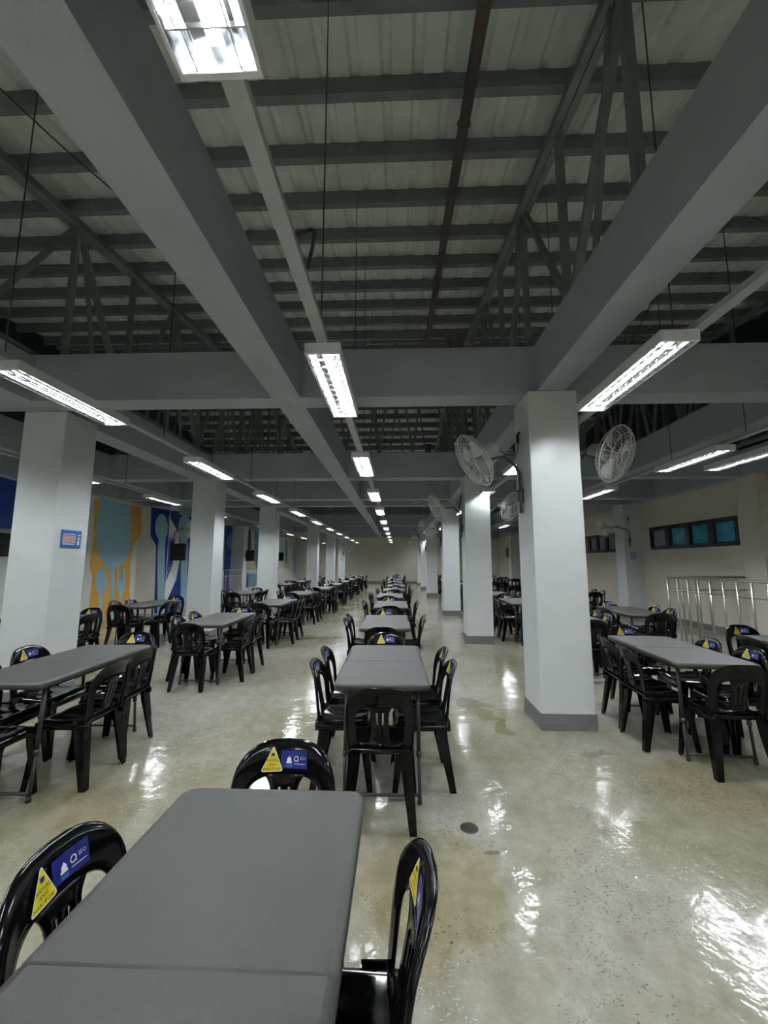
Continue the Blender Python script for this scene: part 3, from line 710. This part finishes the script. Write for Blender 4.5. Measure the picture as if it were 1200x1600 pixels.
# ---------------------------------------------------------------- fans
def make_fan():
    """origin at the centre of the cage, air blows along +X"""
    root = empty('wall_fan')
    R = .30
    b = MB()
    def ring(x, r, rad, n=28): b.tube([(x, r*math.cos(2*PI*k/n), r*math.sin(2*PI*k/n)) for k in range(n)], rad, M['wire'], 5, closed=True)
    ring(.0, R, .006, 32); ring(.075, R*.78, .004); ring(.095, R*.5, .003); ring(.1, .07, .005, 16); ring(-.07, R*.8, .004); ring(-.09, R*.5, .003); ring(-.09, .09, .004, 16)
    for k in range(36):
        a = 2*PI*k/36; ca, sa = math.cos(a), math.sin(a)
        rad = .0035 if k % 6 == 0 else .0018
        b.tube([(.1, .02*ca, .02*sa), (.097, R*.5*ca, R*.5*sa), (.075, R*.8*ca, R*.8*sa), (.03, R*.97*ca, R*.97*sa), (0, R*ca, R*sa)], rad, M['wire'], 4)
        b.tube([(0, R*ca, R*sa), (-.03, R*.97*ca, R*.97*sa), (-.07, R*.8*ca, R*.8*sa), (-.09, R*.5*ca, R*.5*sa), (-.09, .08*ca, .08*sa)], rad, M['wire'], 4)
    b.build('fan_cage', root)
    b = MB()
    for k in range(3):
        a0 = 2*PI*k/3+.4; rows = []
        for i in range(7):
            r = .04+.225*i/6; wd = .5+.35*math.sin(PI*i/6*.8)
            rows.append([(-.02+.06*(j/5-.5)*(1-.3*i/6), r*math.cos(a0+(j/5-.5)*wd), r*math.sin(a0+(j/5-.5)*wd)) for j in range(6)])
        b.grid(rows, M['wire'])
    b.tube([(-.05, 0, 0), (.03, 0, 0)], [.045, .035], M['fanbody'], 16)
    b.build('fan_blades', root, solid=.002)
    Mx = Matrix.Rotation(PI/2, 4, 'Y')
    b = MB(); b.lathe([(0, -.09), (.06, -.09), (.075, -.11), (.078, -.2), (.07, -.26), (.045, -.29), (0, -.295)], M['fanbody'], 20, Mx)
    b.build('motor_housing', root)
    b = MB(); b.tube([(.1, 0, 0), (.108, 0, 0)], .05, M['fanbody'], 20); b.build('hub_badge', root)
    return root
fan0 = make_fan(); register(fan0)
def fan(center, axis, mount, side, label, group, st={'n': 0}):
    """mount = foot point of the bracket pole on the wall, side = outward unit vector in X"""
    f = fan0 if st['n'] == 0 else copy_tree(fan0); st['n'] += 1
    ax = Vector(axis).normalized(); f.location = center
    f.rotation_mode = 'QUATERNION'; f.rotation_quaternion = ax.to_track_quat('X', 'Z')
    tag(f, label, 'fan', group)
    inv = (Matrix.Translation(Vector(center)) @ ax.to_track_quat('X', 'Z').to_matrix().to_4x4()).inverted()
    c = Vector(center); m = Vector(mount); s = Vector(side)
    motor = c-ax*.2
    b = MB(); L = lambda p: inv @ Vector(p)
    p0 = m+s*.03; top = p0+Vector((0, 0, .42)); end = motor+Vector((0, 0, -.085))
    mid = Vector(((top.x+end.x)/2, (top.y+end.y)/2, max(top.z, end.z)+.02))
    pts = [p0, p0+Vector((0, 0, .3)), top, top*.7+mid*.3+Vector((0, 0, .03)), mid, end*.8+mid*.2, end, motor+Vector((0, 0, -.05))]
    b.tube([L(p) for p in pts], .016, M['fandark'], 8)
    b.build('gooseneck_arm', f)
    b = MB(); q = [p0+Vector((0, 0, .12)), p0+Vector((0, 0, .24))]; b.tube([L(p) for p in q], .03, M['fandark'], 10)
    for z in (.13, .23):
        b.tube([L(m+Vector((0, 0, z))+s*.002), L(m+Vector((0, 0, z))+s*.04)], .022, M['fandark'], 8)
    b.build('bracket', f)
    b = MB(); o = m+Vector((0, .02, .75))
    back = motor-ax*.08
    pts = [back, back*.6+o*.4+Vector((0, 0, -.10)), back*.25+o*.75+Vector((0, 0, -.12)), o+s*.03+Vector((0, 0, -.08)), o+s*.03]
    b.tube([L(p) for p in pts], .005, M['black'], 5)
    b.build('power_cord', f)
    b = MB(); oo = o+s*.03; b.tube([L(oo), L(oo+Vector((0, 0, .1)))], .016, M['black'], 8); b.tube([L(oo+Vector((0, 0, .1))), L(o+s*.002+Vector((0, 0, .12)))], .01, M['black'], 6); b.build('power_plug', f)
for i, y in enumerate(CY[:5]):
    yy = y+.26; z = 2.58
    ax = [(-.85, -.05, -.52), (-.85, -.08, -.45), (-.5, -.8, -.3), (-.8, -.3, -.5), (-.3, -.9, -.3)][i]
    ctr = [(.80, yy, 2.58), (.78, yy, 2.60), (.85, yy-.1, 2.55), (.8, yy, 2.6), (.85, yy-.1, 2.6)][i]
    fan(ctr, ax, (1.30, yy, 2.02), (-1, 0, 0), 'caged fan on the left face of the %s right-hand column' % order[i], 'fans on the left faces of the right-hand columns')
    ax = [(.6, -.75, -.38), (.65, -.65, -.35), (.8, -.4, -.4), (.8, -.4, -.4), (.8, -.4, -.4)][i]
    if i != 3:
        fan((2.27, yy, 2.64), ax, (1.79, yy, 2.02), (1, 0, 0), 'caged fan on the right face of the %s right-hand column' % order[i], 'fans on the right faces of the right-hand columns')
fan((5.95, 11.9, 2.55), (-.75, -.55, -.35), (6.7, 12.0, 2.0), (0, -1, 0), 'caged fan on the nearest pier of the right wall', 'fans on the right wall piers')
fan((5.95, 18.7, 2.55), (-.75, -.55, -.35), (6.7, 18.9, 2.0), (0, -1, 0), 'caged fan on the second pier of the right wall', 'fans on the right wall piers')
fan((-6.35, 12.3, 2.55), (.85, -.45, -.3), (-6.95, 12.25, 2.0), (1, 0, 0), 'caged fan on the mural-painted pier of the left wall', 'fans on the left side')
fan((-3.5, 28.6, 2.5), (.1, -.9, -.3), (-3.95, 28.9, 2.0), (0, -1, 0), 'caged fan on the farthest left-hand column', 'fans on the left side')
# ---------------------------------------------------------------- screens on the left piers
for i, (x0, x1, z0, z1, y, px) in enumerate(((-6.9, -6.46, 1.57, 2.08, 12.1, -6.95), (-7.22, -6.82, 1.58, 2.10, 19.0, -7.3), (-7.25, -6.85, 1.62, 2.12, 24.0, -7.3))):
    root = empty('wall_monitor', (0, y, 0)); tag(root, 'black monitor on the %s pier of the left mural wall' % order[i], 'monitor', 'monitors along the left mural wall')
    b = MB(); b.box((x0, -.03, z0), (x1, .04, z1), M['black']); b.build('monitor_casing', root, bevel=.006)
    b = MB(); b.box((x0+.025, -.034, z0+.03), (x1-.025, -.0301, z1-.03), M['screen']); b.build('screen', root)
    b = MB(); b.box((px+.001, .05, z0+.2), (px+.02, .16, z0+.34), M['black']); b.beam((px+.02, .1, z0+.27), ((x0+x1)/2, .1, z0+.27), .03, .03, M['black']); b.beam(((x0+x1)/2, .11, z0+.27), ((x0+x1)/2, .04, z0+.27), .05, .05, M['black']); b.build('wall_bracket', root)
b = MB(); b.box((XL+.03, 7.0, 1.62), (XL+.10, 7.95, 2.08), M['black'])
root = b.build('wall_monitor', bevel=.005); tag(root, 'black monitor on the left mural wall at the picture edge', 'monitor', 'monitors along the left mural wall')
# ---------------------------------------------------------------- signs
root = empty('notice_board_sign', (-3.8, 4.56, 1.775)); tag(root, 'small blue printed sign on the nearest left-hand column', 'sign')
b = MB(); b.box((.001, -.142, -.1), (.010, .142, .1), M['signblue']); b.build('sign_panel', root)
b = MB(); 
for k in range(6): b.box((.0101, -.125+k*.032, -.045), (.0115, -.125+k*.032+.026, .04), M['signpink'])
b.box((.0101, -.12, .05), (.0115, .06, .058), M['signwhite']); b.box((.0101, -.12, -.066), (.0115, .05, -.054), M['signwhite'])
b.add([(.0112, .085+a, c) for a, c in ((0, -.07), (.03, -.07), (.035, -.03), (.02, -.01), (.035, .0), (.03, .03), (.01, .02), (.0, .0), (.012, -.02), (.0, -.04))], [tuple(range(10))], M['signwhite'])
b.add([(.0112, .085+a, c) for a, c in ((-.01, .035), (.04, .045), (.045, .06), (.01, .055))], [(0,1,2,3)], M['signwhite'])
b.build('sign_print', root)
def notice(loc, nx, ny, label):
    root = empty('paper_notice', loc); tag(root, label, 'notice')
    b = MB()
    if nx: b.box((0, -.14, -.1), (.004*nx, .14, .1), M['signwhite']); b.build('paper', root); b = MB(); [b.box((.0041*nx, -.12, .05-k*.03), (.0046*nx, .11, .06-k*.03), M['signblue']) for k in range(5)]
    else: b.box((-.12, .004*ny, -.14), (.12, 0, .14), M['signwhite']); b.build('paper', root); b = MB(); [b.box((-.1, .0046*ny, .09-k*.045), (.1, .0041*ny, .11-k*.045), M['signblue']) for k in range(5)]
    b.build('printed_lines', root)
notice((6.78, 11.999, 1.72), 0, -1, 'small printed notice on the nearest pier of the right wall')
notice((-4.05, 28.899, 1.75), 0, -1, 'small printed notice on the farthest left-hand column')
notice((1.299, 12.3, 1.9), -1, 0, 'small printed notice on the third right-hand column')
# ---------------------------------------------------------------- stainless railings
def railing(name, loc, runs, h, mid, sp, label, r=.022):
    root = empty(name, loc); tag(root, label, 'railing')
    b = MB()
    for a, c in runs: b.tube([(a[0], a[1], h), (c[0], c[1], h)], r, M['steel'], 10)
    b.build('top_rail', root)
    b = MB()
    for a, c in runs: b.tube([(a[0], a[1], mid), (c[0], c[1], mid)], r*.62, M['steel'], 8)
    b.build('middle_rail', root)
    done = set()
    for a, c in runs:
        L = math.dist(a, c); n = max(1, round(L/sp))
        for k in range(n+1):
            p = (round(a[0]+(c[0]-a[0])*k/n, 2), round(a[1]+(c[1]-a[1])*k/n, 2))
            if p in done: continue
            done.add(p)
            q = MB(); q.tube([(p[0], p[1], 0), (p[0], p[1], h)], r*(.95 if k in (0, n) else .72), M['steel'], 8)
            if k in (0, n): q.tube([(p[0], p[1], 0), (p[0], p[1], .012)], .05, M['steel'], 12)
            q.build('baluster', root)
    return root
railing('stair_railing', (5.38, 8.4, 0), [((0, -5.0), (0, 0)), ((0, 0), (1.6, 0)), ((1.6, 0), (1.6, -5.0))], 1.235, .985, .275, 'stainless steel stair railing along the right wall')
railing('stair_railing', (-7.15, 14.2, 0), [((0, 0), (0, 4.2)), ((0, 4.2), (-.6, 4.2))], 1.2, .95, .4, 'stainless steel railing in front of the left mural', .02)
railing('stair_railing', (-6.7, 20.0, 0), [((0, 0), (0, 3.2)), ((0, 0), (-.9, 0))], 1.2, .95, .25, 'farther stainless steel railing by the left wall', .02)
# ---------------------------------------------------------------- floor drain and crumbs
root = empty('floor_drain', (.40, 2.54, 0)); tag(root, 'round tarnished floor drain in front of the first table gap', 'drain')
b = MB(); b.lathe([(.0, .003), (.045, .003), (.05, .0025), (.052, 0)], M['drain'], 24); b.build('drain_cover', root)
b = MB()
for k in range(-3, 4): b.box((-math.sqrt(.04**2-(k*.011)**2), k*.011-.0015, .0031), (math.sqrt(.04**2-(k*.011)**2), k*.011+.0015, .0036), M['black'])
b.build('grate_slots', root)
# ---------------------------------------------------------------- cables strung in the roof space
for a, c, lab in (((2.4, 2.0, 5.3), (3.6, 6.5, 4.7), 'thin dark cable strung under the roof on the right'), ((-3.2, 1.6, 5.1), (-1.6, 4.2, 4.6), 'thin dark cable strung under the roof on the left'), ((3.2, 3.4, 4.6), (6.2, 4.2, 5.2), 'thin dark cable hanging over the right aisle')):
    b = MB(); A, C_ = Vector(a), Vector(c)
    b.tube([A.lerp(C_, k/10)+Vector((0, 0, -.25*math.sin(PI*k/10))) for k in range(11)], .006, M['black'], 5)
    o = b.build('roof_cable'); tag(o, lab, 'cable')
